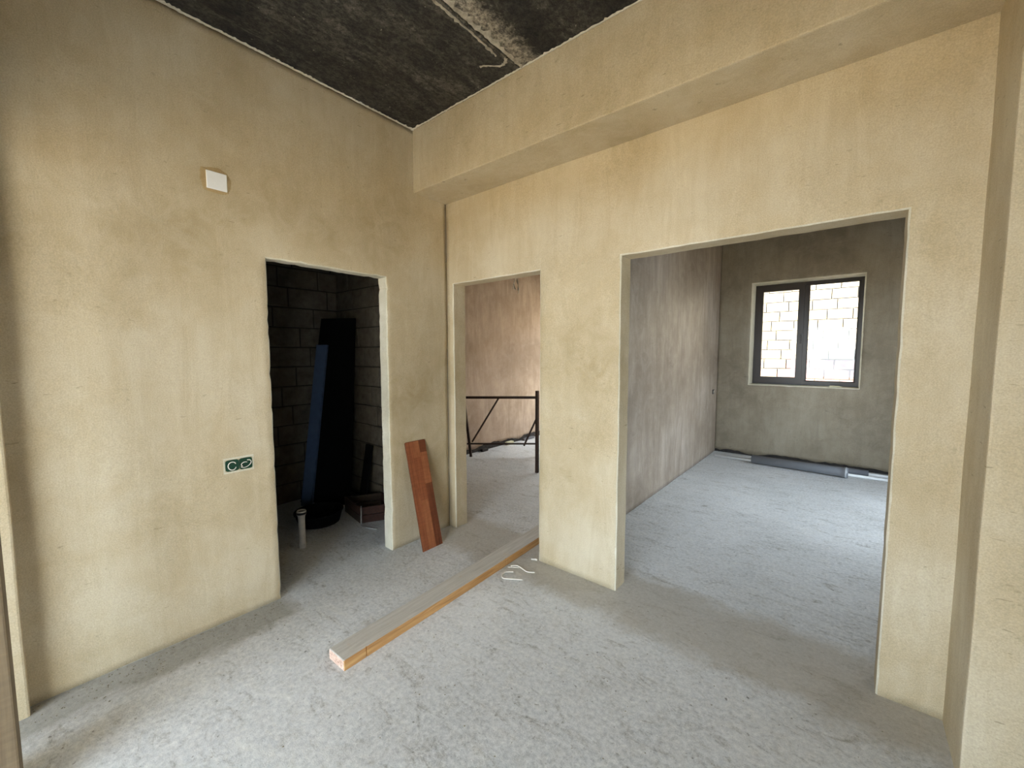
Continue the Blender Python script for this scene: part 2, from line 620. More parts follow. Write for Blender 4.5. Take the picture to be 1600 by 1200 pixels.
def ragged_strip(name, fn, n, wid, mat, parent, thick=0.006, seed=0.0):
    """thin uneven ribbon of plaster: fn(t) gives (point on the line, across direction, outward normal)"""
    bm = bmesh.new()
    rows = []
    for i in range(n + 1):
        p, a, nn = fn(i / n)
        s = p.length * 7 + i * 0.31 + seed
        w0 = wid * (0.25 + 0.9 * abs(noise.noise((s, 0.2, seed))) + 1.6 * max(0, noise.noise((s * 2.7, 1.7, seed))))
        w1 = wid * (0.1 + 0.9 * abs(noise.noise((s * 1.3, 5.2, seed))))
        hgt = thick * (0.6 + 0.6 * abs(noise.noise((s * 3, 9.2, seed))))
        rows.append([bm.verts.new(p - a * w1), bm.verts.new(p - a * w1 * 0.5 + nn * hgt), bm.verts.new(p + a * w0 * 0.5 + nn * hgt), bm.verts.new(p + a * w0)])
    for r, q in zip(rows, rows[1:]):
        for k in range(3):
            bm.faces.new((r[k], r[k + 1], q[k + 1], q[k]))
    bmesh.ops.recalc_face_normals(bm, faces=bm.faces)
    return obj(name, bm, mat, parent)


V = Vector
DN = V((0, 0, -1))
ragged_strip('joint_mortar', lambda t: (V((1.082, -BD - 0.01 - 2.6 * t, HC - 0.001)), V((1, 0, 0)), DN), 150, 0.036, M_JOINT, ceiling, 0.008, 2.0)
ragged_strip('joint_mortar', lambda t: (V((1.030 + 0.012 * math.sin(t * 9), -BD - 0.18 - 2.4 * t, HC - 0.001)), V((-1, 0, 0)), DN), 150, 0.016, M_JOINT, ceiling, 0.006, 5.0)
ragged_strip('joint_mortar', lambda t: (V((1.06 - 0.17 * t, -BD - 0.135 + 0.035 * math.sin(t * 5), HC - 0.001)), V((0.3, 1, 0)), DN), 26, 0.020, M_JOINT, ceiling, 0.006, 8.0)
ragged_strip('plaster_edge', lambda t: (V((0.012, -BD - 2.2 * t, HC - 0.001)), V((1, 0, 0)), DN), 220, 0.014, PL_EDGE, ceiling, 0.010, 11.0)
ragged_strip('plaster_edge', lambda t: (V((0.0 + 3.4 * t, -BD - 0.010, HC - 0.001)), V((0, -1, 0)), DN), 260, 0.010, PL_EDGE, ceiling, 0.008, 14.0)

# left wall with the bathroom door
HD0 = (-1.408, -0.600, -0.01, 2.10)
wl = grid_wall('wall_left', 'x', 0.0, -0.095, -2.62, 0.0, 0.0, HC, [HD0], step=0.04, rag=0.003, chip=0.02, seed=1.0)
wl['label'] = 'tan plastered left wall with the dark bathroom doorway'
# far wall with the two openings
HO1 = (0.081, 0.975, -0.01, 2.117)
HO2 = (1.588, 2.846, -0.01, 2.126)
wf = grid_wall('wall_far', 'y', 0.0, 0.133, 0.0, XE + 0.1, 0.0, HC, [HO1, HO2], [PL, PL_EDGE, PL], step=0.05, rag=0.0025, chip=0.006, seed=4.0)
wf['label'] = 'tan plastered far wall with two doorless openings'
beam = struct(wavy_box('ceiling_beam', (-0.01, -BD, HB), (5.6, 0.02, HC + 0.02), PL, seed=2.0), 'plastered beam running above the two openings')
column = struct(wavy_box('column', (XE, -BD + 0.001, -0.02), (4.2, 0.03, HB + 0.02), PL, seed=6.0), 'plastered column at the right end of the far wall')
struct(wavy_box('pilaster', (-0.09, -2.70, -0.02), (0.076, -2.431, HC + 0.02), PL, seed=8.0), 'plastered pilaster at the near end of the left wall')

# rest of the main room, behind and beside the camera
struct(box('wall_right', (5.6, -2.7, -0.02), (5.8, 0.1, HC + 0.02), PL))
struct(grid_wall('wall_living_room_right', 'x', 5.6, 0.2, -5.5, -2.7, 0.0, HC, [(-4.75, -3.3, 0.06, 2.15)], step=0.3, seed=7.0))  # unseen opening added so side daylight reaches the lower left wall
struct(box('wall_left_back', (-0.7, -5.5, -0.02), (-0.5, -2.62, HC + 0.02), PL))
struct(grid_wall('wall_back', 'y', -2.62, -0.16, -0.1, 5.7, 0.0, HC, [(0.10, 3.00, -0.01, 2.36)], step=0.1, seed=3.0), 'plastered wall behind the camera with a wide opening')
struct(grid_wall('wall_living_room_back', 'y', -5.4, -0.2, -0.6, 5.7, 0.0, HC, [(0.6, 4.0, 0.02, 2.70)], step=0.3, seed=5.0))

# bathroom shell of bare blocks
BY = -0.09


def block_wall(name, label, axis, pos, out, u0, u1, v1, mort, blk, bl=0.40, bh=0.20, gap=0.012, proud=0.012, red_shade_at=None, z0=0.0, thick=0.1):
    """backing wall plus individually laid blocks standing proud of the recessed joints"""
    bm = bmesh.new()
    if axis == 'x':
        bx(bm, (min(pos, pos - out * thick), u0, z0 - 0.02), (max(pos, pos - out * thick), u1, v1))
    else:
        bx(bm, (u0, min(pos, pos - out * thick), z0 - 0.02), (u1, max(pos, pos - out * thick), v1))
    w = struct(obj(name, bm, mort), label)
    meshes = {}
    rows = int(math.ceil((v1 - z0) / bh))
    for r in range(rows):
        off = (r % 2) * bl / 2 + (0.06 * math.sin(r * 2.1))
        u = u0 - off
        while u < u1 - 0.02:
            a, b = max(u + gap / 2, u0), min(u + bl - gap / 2, u1)
            lo, hi = z0 + r * bh + gap / 2, min(z0 + (r + 1) * bh - gap / 2, v1)
            if b - a > 0.03 and hi - lo > 0.02:
                red_shade = red_shade_at is not None and red_shade_at(a, lo)
                key = (round(b - a, 3), round(hi - lo, 3), red_shade)
                if key not in meshes:
                    m = bmesh.new()
                    bx(m, (0, -0.002, 0), (b - a, proud, hi - lo))
                    fr = [e for e in m.edges if all(abs(v.co.y - proud) < 1e-6 for v in e.verts)]
                    bmesh.ops.bevel(m, geom=fr, offset=0.006, segments=1, affect='EDGES')
                    me = bpy.data.meshes.new('block')
                    m.to_mesh(me)
                    m.free()
                    me.materials.append(M_OUT_RED_SHADE if red_shade else blk)
                    meshes[key] = me
                o = bpy.data.objects.new('block', meshes[key])
                COL.objects.link(o)
                o.parent = w
                pr_ = random.uniform(-0.005, 0.003)
                tilt = random.uniform(-0.006, 0.006)
                if axis == 'x':    # local +y -> +x ; local x -> -y
                    o.location = (pos + pr_ * out, b if out > 0 else a, lo)
                    o.rotation_euler = (0, tilt, -math.pi / 2 * out)
                else:
                    o.location = (a if out > 0 else b, pos + pr_ * out, lo)
                    o.rotation_euler = (0, tilt, 0 if out > 0 else math.pi)
            u += bl
    return w


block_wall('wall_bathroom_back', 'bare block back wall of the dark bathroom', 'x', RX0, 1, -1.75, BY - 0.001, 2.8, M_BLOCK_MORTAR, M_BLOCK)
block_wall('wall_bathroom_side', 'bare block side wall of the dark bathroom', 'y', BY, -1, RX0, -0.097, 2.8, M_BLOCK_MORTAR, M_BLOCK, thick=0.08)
struct(box('wall_bathroom_near', (-2.0, -2.62, -0.02), (-0.095, -2.52, HC + 0.02), M_BLOCK))
struct(box('wall_bathroom_outer', (-2.0, -2.62, -0.02), (RX0 - 0.101, 4.75, HC + 0.02), M_BLOCK))
struct(box('wall_bathroom_lintel', (RX0 - 0.1, BY, 2.8), (-0.02, 0.03, HC + 0.02), M_BLOCK))
struct(box('wall_bathroom_upper', (RX0 - 0.1, -2.52, 2.8), (RX0, BY, HC + 0.02), M_BLOCK))
struct(box('wall_bathroom_rear', (RX0 - 0.1, -2.52, -0.02), (RX0, -1.75, 2.8), M_BLOCK))
struct(box('wall_middle_front', (RX0 - 0.1, -0.01, -0.02), (0.0, 0.133, HC + 0.02), PL_IN))

# middle room: plaster stops short of the floor and shows the dark wall foot
struct(box('wall_middle_foot', (RX0 - 0.1, 0.133, -0.02), (RX0 - 0.012, D + 0.1, 0.4), M_DARKBASE))
wm = grid_wall('wall_middle_left', 'x', RX0, -0.011, 0.10, D + 0.02, 0.075, HC, [], [PL_MID, PL_EDGE], step=0.05, rag_bottom=0.035, wave=0.006, seed=9.0)
wm['label'] = 'streaked plaster wall of the middle room'
struct(box('wall_middle_core', (RX0 - 0.1, 0.133, 0.4), (RX0 - 0.012, D + 0.1, HC + 0.02), M_DARKBASE))
# partition between the middle room and the window room
struct(grid_wall('wall_window_room_left', 'x', RX1, -0.12, 0.12, D + 0.02, 0.0, HC, [], [PL_STREAK, PL_STREAK], step=0.05, wave=0.006, seed=12.0), 'streaked plaster left wall of the window room')
struct(grid_wall('wall_window_room_right', 'x', 4.3, 0.12, 0.0, D + 0.1, 0.0, HC, [(1.9, 3.3, 0.45, 2.35)], [PL_IN, PL_EDGE], step=0.3, seed=21.0))  # hidden opening added to brighten this room's left wall and floor
struct(box('wall_window_room_front', (XE + 0.05, 0.03, -0.02), (4.35, 0.133, HC + 0.02), PL_IN))

# far outer wall with the window openings (plaster layer in front of a dark masonry core)
WX0, WX1, WZ0, WZ1 = 1.541, 2.796, 1.068, 2.544
MX0, MX1 = -1.45, 0.85
wo = grid_wall('wall_window_room_far', 'y', D, 0.014, RX1 - 0.02, 4.35, 0.040, HC, [(WX0, WX1, WZ0, WZ1)], [PL_IN, PL_EDGE], step=0.05, rag_bottom=0.03, rag=0.002, seed=15.0)
wo['label'] = 'plastered far wall of the window room, ragged dark foot'
bm = bmesh.new()
Y0, Y1 = D + 0.015, D + 0.40
for lo, hi in (((RX1 - 0.1, 0), (WX0, HC)), ((WX1, 0), (4.42, HC)), ((WX0, 0), (WX1, WZ0)), ((WX0, WZ1), (WX1, HC))):
    bx(bm, (lo[0], Y0, lo[1] - (0.02 if lo[1] == 0 else 0)), (hi[0], Y1, hi[1] + (0.02 if hi[1] == HC else 0)))
struct(obj('wall_outer_core', bm, M_DARKBASE))
# pale reveal lining of the window
bm = bmesh.new()
for lo, hi in (((WX0 - 0.004, WZ0 - 0.004), (WX0 + 0.004, WZ1 + 0.004)), ((WX1 - 0.004, WZ0 - 0.004), (WX1 + 0.004, WZ1 + 0.004)),
               ((WX0 + 0.004, WZ0 - 0.004), (WX1 - 0.004, WZ0 + 0.004)), ((WX0 + 0.004, WZ1 - 0.004), (WX1 - 0.004, WZ1 + 0.004))):
    bx(bm, (lo[0], D - 0.002, lo[1]), (hi[0], Y1 + 0.01, hi[1]))
struct(obj('trim_1', bm, PL_EDGE), 'pale plastered window reveal')
struct(grid_wall('wall_middle_far', 'y', D, 0.3, -2.0, RX1 - 0.1, 0.0, HC, [(MX0, MX1, 0.15, 2.60)], [PL_IN, PL_EDGE], step=0.1, seed=18.0))

# the brown jamb close to the camera on the left
jb = box('trim_2', (0.40, -2.63, 0.0), (0.60, -2.452, 2.7), M_JAMB, bevel=0.006)
struct(jb, 'smooth brown jamb close to the camera at the left edge')

# window_1: frame, left opening sash, right fixed pane, handle
FY0, FY1 = D + 0.26, D + 0.33
win = struct(thing('window_1', ((WX0 + WX1) / 2, FY0, WZ0), 'dark brown two-part window with an opening left sash', 'window'))
del win['category']


def frame_bm(x0, x1, z0, z1, w, y0, y1, wb=None):
    bm = bmesh.new()
    wb = wb or w
    o = [(x0, z0), (x1, z0), (x1, z1), (x0, z1)]
    i = [(x0 + w, z0 + wb), (x1 - w, z0 + wb), (x1 - w, z1 - w), (x0 + w, z1 - w)]
    k = 0.006
    c = [(x0 + w - k, z0 + wb - k), (x1 - w + k, z0 + wb - k), (x1 - w + k, z1 - w + k), (x0 + w - k, z1 - w + k)]
    L = [[bm.verts.new((p[0], y, p[1])) for p in ring] for ring, y in ((o, y0), (c, y0), (i, y0 + k), (i, y1), (o, y1))]
    for a, b in zip(L, L[1:] + L[:1]):
        for q in range(4):
            bm.faces.new((a[q], a[(q + 1) % 4], b[(q + 1) % 4], b[q]))
    bmesh.ops.recalc_face_normals(bm, faces=bm.faces)
    return bm


MUL = 2.150
obj('window_frame', frame_bm(WX0 + 0.005, WX1 - 0.005, WZ0 + 0.005, WZ1 - 0.005, 0.045, FY0 + 0.02, FY1, 0.062), M_FRAME, win)
box('mullion', (MUL - 0.035, FY0 + 0.02, WZ0 + 0.06), (MUL + 0.052, FY1, WZ1 - 0.048), M_FRAME, win, 0.004)
sash = obj('sash', frame_bm(WX0 + 0.035, MUL + 0.005, WZ0 + 0.035, WZ1 - 0.035, 0.074, FY0, FY1 - 0.01, 0.078), M_FRAME, win)
hb = bmesh.new()
bx(hb, (2.113, FY0 - 0.012, 1.74), (2.137, FY0, 1.81), 0, 0.003)
bx(hb, (2.115, FY0 - 0.045, 1.768), (2.135, FY0 - 0.010, 1.788), 0, 0.003)
bx(hb, (2.114, FY0 - 0.055, 1.67), (2.136, FY0 - 0.040, 1.79), 0, 0.005)
obj('handle', hb, M_FRAME, sash)
box('pane', (WX0 + 0.10, FY0 + 0.035, WZ0 + 0.105), (MUL - 0.062, FY0 + 0.040, WZ1 - 0.10), M_GLASS, sash)
box('pane', (MUL + 0.055, FY0 + 0.05, WZ0 + 0.06), (WX1 - 0.045, FY0 + 0.055, WZ1 - 0.045), M_GLASS, win)
obj('glazing_bead', frame_bm(MUL + 0.048, WX1 - 0.044, WZ0 + 0.056, WZ1 - 0.044, 0.016, FY0 + 0.025, FY0 + 0.049), M_FRAME, win)

# ------------------------------------------------------------------ outside
struct(box('ground_outside', (-8, 4.8, -0.35), (10, 14, -0.15), M_EARTH), 'pale earth outside the window')
struct(box('ground_yard', (-14, -24, -0.35), (18, -5.6, -0.15), M_SOIL))
struct(box('ground_side', (5.8, -6.0, -0.35), (18, 4.8, -0.15), M_SOIL))
struct(box('roof_parapet', (-2.4, -5.7, HC + 0.2), (6.0, 4.9, HC + 0.30), M_HOUSE))
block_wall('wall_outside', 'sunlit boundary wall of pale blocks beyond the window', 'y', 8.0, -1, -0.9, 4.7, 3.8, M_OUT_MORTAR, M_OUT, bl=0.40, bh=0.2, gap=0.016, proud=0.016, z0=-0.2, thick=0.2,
           red_shade_at=lambda a, z: a > 1.5 and z < 1.25)  # shade-darkened reddish blocks low on the wall
struct(box('wall_outside_left', (-7, 8.0, -0.2), (-0.9, 8.2, 3.8), M_OUT))
struct(box('wall_outside_right', (4.7, 8.0, -0.2), (10, 8.2, 3.8), M_OUT))

# ------------------------------------------------------------------ things in the main room
# timber on the floor
TL = 2.30
A0, A1 = V((0.8, -1.46, 0)), V((0.735, 0.84, 0))
ax = (A1 - A0).normalized()
tim_q = ax.to_track_quat('Y', 'Z').to_euler()
bm = bmesh.new()
W2, TH = 0.071, 0.052
secs = []
for y in (0.0, 0.004, 0.118, 0.120, 0.124, 0.126, 0.6, 0.9, 1.246, 1.248, 1.252, 1.254, 1.7, 2.0, TL - 0.004, TL):
    kerf = any(abs(y - c) < 0.0025 for c in (0.122, 1.250))
    wob = 0.003 * math.sin(y * 2.3)
    e = 0.003 if y in (0.0, TL) else 0.0
    x0, x1 = -W2 + wob + e, W2 + wob - e - (0.006 if kerf else 0)
    z1 = TH - e + 0.001 * math.sin(y * 5)
    c = 0.003
    secs.append([bm.verts.new((x0, y, 0.0)), bm.verts.new((x1, y, 0.0)), bm.verts.new((x1, y, z1 - c)), bm.verts.new((x1 - c, y, z1)), bm.verts.new((x0 + c, y, z1)), bm.verts.new((x0, y, z1 - c))])
for s, q in zip(secs, secs[1:]):
    for k in range(6):
        f = bm.faces.new((s[k], s[(k + 1) % 6], q[(k + 1) % 6], q[k]))
        f.material_index = 1 if k in (3,) else 0
for s in (secs[0], secs[-1][::-1]):
    bm.faces.new(s).material_index = 2
bmesh.ops.recalc_face_normals(bm, faces=bm.faces)
tim = obj('timber_plank', bm, [M_TIMBER, M_TIMBER_TOP, M_TIMBER_END])
tim.location, tim.rotation_euler = A0, tim_q
tag(tim, 'long thick timber plank lying on the concrete, grey dusty top and orange sides', 'plank')

# three-strip cherry laminate board leaning on the left wall
pb0, pb1 = V((0.213, -0.466, 0.0)), V((0.213, -0.270, 0.0))
LB = 0.853
lb = thing('laminate_board', (0.213, -0.368, 0.0), 'short reddish three-strip laminate board leaning on the wall by the bathroom doorway', 'board')
tilt = math.asin((0.213 - 0.004) / LB)
lb.rotation_euler = (0, -tilt, 0)          # leans back towards -x
bpy.context.view_layer.update()
W = 0.196
core = bmesh.new()
bx(core, (-0.0070, -W / 2, 0.0), (-0.0005, W / 2, LB), 0, 0.0006)
bx(core, (-0.0050, W / 2, 0.002), (-0.0025, W / 2 + 0.003, LB - 0.002))
bx(core, (-0.0050, -0.09, LB), (-0.0025, 0.09, LB + 0.003))


def child(name, bm, mat, par):
    me = bpy.data.meshes.new(name)
    bm.normal_update()
    bm.to_mesh(me)
    bm.free()
    me.materials.append(mat)
    o = bpy.data.objects.new(name, me)
    COL.objects.link(o)
    o.parent = par
    return o


child('board_core', core, M_CORE, lb)
w3 = W / 3
for r, cuts in enumerate(([0, 0.16, 0.60, LB], [0, 0.38, 0.72, LB], [0, 0.50, 0.755, LB])):
    for c, (z0, z1) in enumerate(zip(cuts, cuts[1:])):
        m = bmesh.new()
        bx(m, (-0.0005, -W / 2 + r * w3 + 0.0003, z0 + 0.0003), (0.0005, -W / 2 + (r + 1) * w3 - 0.0003, z1 - 0.0003))
        pick = {(0, 0): 1, (0, 1): 1, (0, 2): 1, (1, 0): 0, (1, 1): 1, (1, 2): 0, (2, 0): 2, (2, 1): 0, (2, 2): 2}[r, c]
        child('wood_strip', m, M_STRIP[pick], lb)

# white square cover plate high on the left wall, with a patched ring of plaster
cp = thing('cover_plate', (0.004, -1.635, 2.464), 'white square junction box cover high on the left wall', 'cover plate')
m = bmesh.new()
bx(m, (0.0, -1.682, 2.419), (0.009, -1.588, 2.511), 0, 0.003)
pl = obj('plate', m, M_WHITE, cp)
m = bmesh.new()
n = 40
ri, ro = [], []
for k in range(n):
    a = 2 * math.pi * k / n
    c_, s_ = math.cos(a), math.sin(a)
    q = 1 / max(abs(c_), abs(s_))
    rr = 0.098 + 0.022 * noise.noise((c_ * 2, s_ * 2, 3))
    ri.append(m.verts.new((0.0035, -1.635 + 0.0472 * q * c_, 2.465 + 0.0472 * q * s_)))
    ro.append(m.verts.new((-0.0045, -1.645 + rr * c_, 2.468 + rr * 0.95 * s_)))
for k in range(n):
    m.faces.new((ri[k], ri[(k + 1) % n], ro[(k + 1) % n], ro[k]))
bmesh.ops.recalc_face_normals(m, faces=m.faces)
M_PATCH = plaster('patch_plaster', S(158, 136, 98), S(174, 153, 114), S(188, 170, 132))
patch = obj('plaster_patch', m, M_PATCH, cp)

# double flush box with loops of cable
sk = thing('socket_box', (0.0, -1.6, 0.90), 'double dark green wall box with loops of white cable beside the doorway', 'socket box')
m = bmesh.new()
seg = 28


def box_ring(m, cy):
    outer, inner, deep = [], [], []
    for k in range(seg):
        a = 2 * math.pi * k / seg
        c_, s_ = math.cos(a), math.sin(a)
        q = 1 / max(abs(c_), abs(s_))
        q = 1 + (q - 1) * 0.85
        outer.append(m.verts.new((0.006, cy + 0.033 * q * c_, 0.9 + 0.0325 * q * s_)))
        inner.append(m.verts.new((0.006, cy + 0.029 * c_, 0.9 + 0.029 * s_)))
        deep.append(m.verts.new((0.0015, cy + 0.028 * c_, 0.9 + 0.028 * s_)))
    base = [m.verts.new((-0.002, v.co.y, v.co.z)) for v in outer]
    for k in range(seg):
        j = (k + 1) % seg
        m.faces.new((outer[k], outer[j], inner[j], inner[k]))
        m.faces.new((inner[k], inner[j], deep[j], deep[k]))
        m.faces.new((base[k], base[j], outer[j], outer[k]))
    m.faces.new(deep)
    bmesh.ops.recalc_face_normals(m, faces=m.faces)


box_ring(m, -1.634)
obj('back_box', m, M_GREEN, sk)
m = bmesh.new()
box_ring(m, -1.566)
obj('back_box', m, M_GREEN, sk)


def loop(cy, cz, ry, rz, a0, a1, rot=0.0):
    pts = []
    for k in range(25):
        a = a0 + (a1 - a0) * k / 24
        y, z = ry * math.cos(a), rz * math.sin(a)
        pts.append((0.011 + 0.004 * math.sin(a * 1.5), cy + y * math.cos(rot) - z * math.sin(rot), cz + y * math.sin(rot) + z * math.cos(rot)))
    return pts


tube('cable_loop', loop(-1.636, 0.899, 0.019, 0.023, 0.5, 5.9), 0.0024, M_WIRE, sk, 6)
tube('cable_loop', loop(-1.568, 0.899, 0.029, 0.020, -3.0, 1.1, 0.35), 0.0024, M_WIRE, sk, 6)
tube('cable_loop', loop(-1.574, 0.897, 0.016, 0.013, 0.6, 3.9, 0.25), 0.0022, M_WIRE, sk, 6)
m = bmesh.new()
bx(m, (-0.003, -1.676, 0.856), (0.002, -1.524, 0.866))
bx(m, (-0.003, -1.676, 0.934), (0.002, -1.524, 0.945))
bx(m, (-0.003, -1.676, 0.866), (0.002, -1.668, 0.934))
bx(m, (-0.003, -1.532, 0.866), (0.002, -1.524, 0.934))
obj('plaster_rim', m, PL_EDGE, sk)

# scraps of white cable on the floor by the pier
sc1 = thing('cable_scrap', (0.95, -0.17, 0.0), 'wavy scrap of white twin cable beside the timber plank', 'cable')
tube('cable_strand', smooth_path([(0.868, -0.196, .004), (0.915, -0.172, .010), (0.972, -0.178, .006), (1.012, -0.182, .004), (1.056, -0.158, .005)]), 0.0042, M_WIRE, sc1, 7)
tube('cable_strand', smooth_path([(0.862, -0.222, .004), (0.90, -0.198, .005), (0.93, -0.176, .004)]), 0.003, M_WIRE, sc1, 6)
tag(tube('cable_hook', smooth_path([(0.935, -0.245, .004), (0.895, -0.285, .005), (0.902, -0.330, .004), (0.935, -0.352, .004), (0.985, -0.322, .004), (1.046, -0.284, .004)]), 0.0038, M_WIRE, None, 7),
    'hook-shaped scrap of white cable, nearer the camera of the two', 'cable')
tag(tube('cable_stub', [(0.925, -0.025, .005), (0.955, -0.008, .006), (0.968, -0.006, .005)], 0.0065, M_WIRE, None, 7), 'short white cable stub at the foot of the pier', 'cable')

# ------------------------------------------------------------------ window room things
def ring_pipe(name, a, b, r, wall, mat, par, bell=None):
    """hollow pipe from a to b, optional socket bell at the b end"""
    a, b = V(a), V(b)
    d = (b - a).normalized()
    bm = bmesh.new()
    prof = [(0, r - wall), (0, r)]
    L = (b - a).length
    if bell:
        prof += [(L - 0.11, r), (L - 0.095, r + 0.004), (L - 0.045, r + 0.004), (L - 0.040, r + 0.011), (L - 0.012, r + 0.011), (L - 0.008, r + 0.006), (L, r + 0.006), (L, r)]
        prof += [(L - 0.09, r)]
    else:
        prof += [(L, r), (L, r - wall)]
    s = 28
    up_ = V((0, 0, 1))
    sd = d.cross(up_)
    rings = [[bm.verts.new(a + d * t + (sd * math.cos(2 * math.pi * k / s) + up_ * math.sin(2 * math.pi * k / s)) * q) for k in range(s)] for t, q in prof]
    for p, q in zip(rings, rings[1:]):
        for k in range(s):
            f = bm.faces.new((p[k], p[(k + 1) % s], q[(k + 1) % s], q[k]))
            f.smooth = abs((p[0].co - q[0].co).normalized().dot(d)) > 0.5
    for k in range(s):
        bm.faces.new((rings[0][k], rings[0][(k + 1) % s], rings[-1][(k + 1) % s], rings[-1][k]))
    bmesh.ops.recalc_face_normals(bm, faces=bm.faces)
    return obj(name, bm, mat, par)


dp = thing('drain_pipe', (2.2, 4.0, 0.0), 'thick grey plastic drain pipe with a socket end, lying before the far wall', 'pipe')
ring_pipe('pipe_body', (1.70, 4.055, 0.066), (2.735, 4.015, 0.066), 0.055, 0.003, M_PIPE, dp, bell=True)
tube('socket_lip', [(2.705, 4.0162, 0.066), (2.721, 4.0155, 0.066)], 0.0668, M_LIP, dp, 24)
tp = ring_pipe('waste_pipe', (1.72, 4.235, 0.042), (2.93, 4.235, 0.042), 0.040, 0.002, M_PIPE_D, None)
tag(tp, 'thinner dark grey pipe lying behind the thick drain pipe', 'pipe')
w1 = ring_pipe('water_pipe', (1.20, 4.150, 0.016), (3.3, 4.150, 0.016), 0.0155, 0.003, M_WHITE, None)
tag(w1, 'thin white water pipe on the floor, nearer the drain pipe', 'pipe')
w2 = ring_pipe('water_pipe', (1.34, 4.310, 0.016), (3.42, 4.335, 0.016), 0.0155, 0.003, M_WHITE, None)
tag(w2, 'thin white water pipe on the floor, tight against the far wall', 'pipe')
wb = thing('wall_box', (RX1, 4.293, 0.95), 'small black wall box low on the streaked wall near the corner', 'socket box')
m = bmesh.new()
bx(m, (RX1 - 0.003, 4.262, 0.918), (RX1 + 0.010, 4.326, 0.984), 0, 0.004)
obj('box_body', m, M_GASKET, wb)
tube('cable_loop', [(RX1 + 0.012, 4.30 + 0.016 * math.cos(k * 0.4), 0.95 + 0.018 * math.sin(k * 0.4)) for k in range(14)], 0.0025, M_WIRE, wb, 6)
m = bmesh.new()
bx(m, (2.49, 4.575, 1.0725), (2.60, 4.615, 1.092), 0, 0.006)
tube_bm(m, [(2.595, 4.595, 1.081), (2.625, 4.595, 1.081)], [0.008, 0.004], 8)
cr = obj('caulk_nozzle', m, M_CREAM)
tag(cr, 'small cream plastic nozzle lying on the window sill', 'nozzle')

# ------------------------------------------------------------------ middle room things
TA, TB, TC = V((-1.595, 1.84, 0)), V((-0.83, 2.46, 0)), V((-0.352, 1.800, 0))
tr = thing('metal_trestle', (-0.9, 2.0, 0), 'rusty angle-iron trestle with diagonal braces in the middle room', 'trestle')
h0, h1 = 0.885, 0.195
zt = V((0, 0, 1))
TT = TA + V((-0.085, -0.055, h0))
bar('leg', TA, TT, 0.035, 0.035, M_IRON, tr)
bar('leg', TB, TB + zt * h0, 0.035, 0.035, M_IRON, tr)
bar('leg', TC, TC + zt * 1.06, 0.035, 0.035, M_IRON, tr)
bar('top_rail', TT, TB + zt * h0, 0.035, 0.035, M_IRON, tr)
bar('top_rail', TB + zt * h0, TC + zt * h0, 0.035, 0.035, M_IRON, tr)
bar('bottom_rail', TA + zt * h1 - (TB - TA) * 0.06, TB + zt * h1, 0.022, 0.022, M_IRON, tr)
bar('bottom_rail', TB + zt * h1, TC + zt * h1, 0.022, 0.022, M_IRON, tr)
AB = TB - TA
bar('brace', TA + zt * (h1 + 0.03) + AB * 0.02, TA + AB * 0.42 + zt * (h0 - 0.01), 0.025, 0.025, M_IRON, tr)
bar('brace', TA + AB * 0.80 + zt * (h1 - 0.03), TA + AB * 1.0 + zt * (0.60), 0.025, 0.025, M_IRON, tr)

hw = thing('hanging_cable', (-0.83, 2.0, HC), 'white lamp cables dangling from the ceiling of the middle room', 'cable')
for pts, rad in (
        ([(-0.87, 2.0, HC), (-0.872, 2.0, 2.95), (-0.862, 2.0, 2.62), (-0.868, 2.0, 2.545), (-0.900, 2.01, 2.50), (-0.912, 2.0, 2.45), (-0.918, 2.0, 2.41)], 0.006),
        ([(-0.862, 2.0, HC), (-0.866, 2.0, 2.9), (-0.855, 2.0, 2.60), (-0.828, 2.0, 2.50), (-0.818, 2.0, 2.42), (-0.818, 2.0, 2.345)], 0.0065),
        ([(-0.868, 2.01, 2.56), (-0.850, 2.01, 2.50), (-0.826, 2.005, 2.455), (-0.832, 2.0, 2.385)], 0.0055),
        ([(-0.905, 2.005, 2.495), (-0.890, 2.0, 2.445), (-0.868, 2.0, 2.40)], 0.0055),
        ([(-0.818, 2.0, 2.43), (-0.806, 2.0, 2.385)], 0.005)):
    tube('cable', smooth_path(pts) if len(pts) > 2 else pts, rad, M_WIRE, hw, 7)

# small rubble at the foot of the streaked wall
for k, (y, w, hgt, mt) in enumerate(((2.75, 0.16, 0.05, M_CREAM), (2.15, 0.12, 0.04, M_DARKBASE), (3.2, 0.3, 0.035, M_PIPE_D))):
    m = bmesh.new()
    bx(m, (RX0 + 0.015, y, 0.0), (RX0 + 0.075, y + w, hgt), 0, 0.008)
    for v in m.verts:
        v.co += Vector((random.uniform(-.004, .004), random.uniform(-.008, .008), random.uniform(0, .006) if v.co.z > 0.01 else 0))
    o = obj('rubble_piece', m, mt)
    tag(o, ('pale lump of rubble at the foot of the streaked wall', 'small dark lump of rubble behind the left trestle leg', 'long dark grey offcut along the streaked wall')[k], 'rubble')

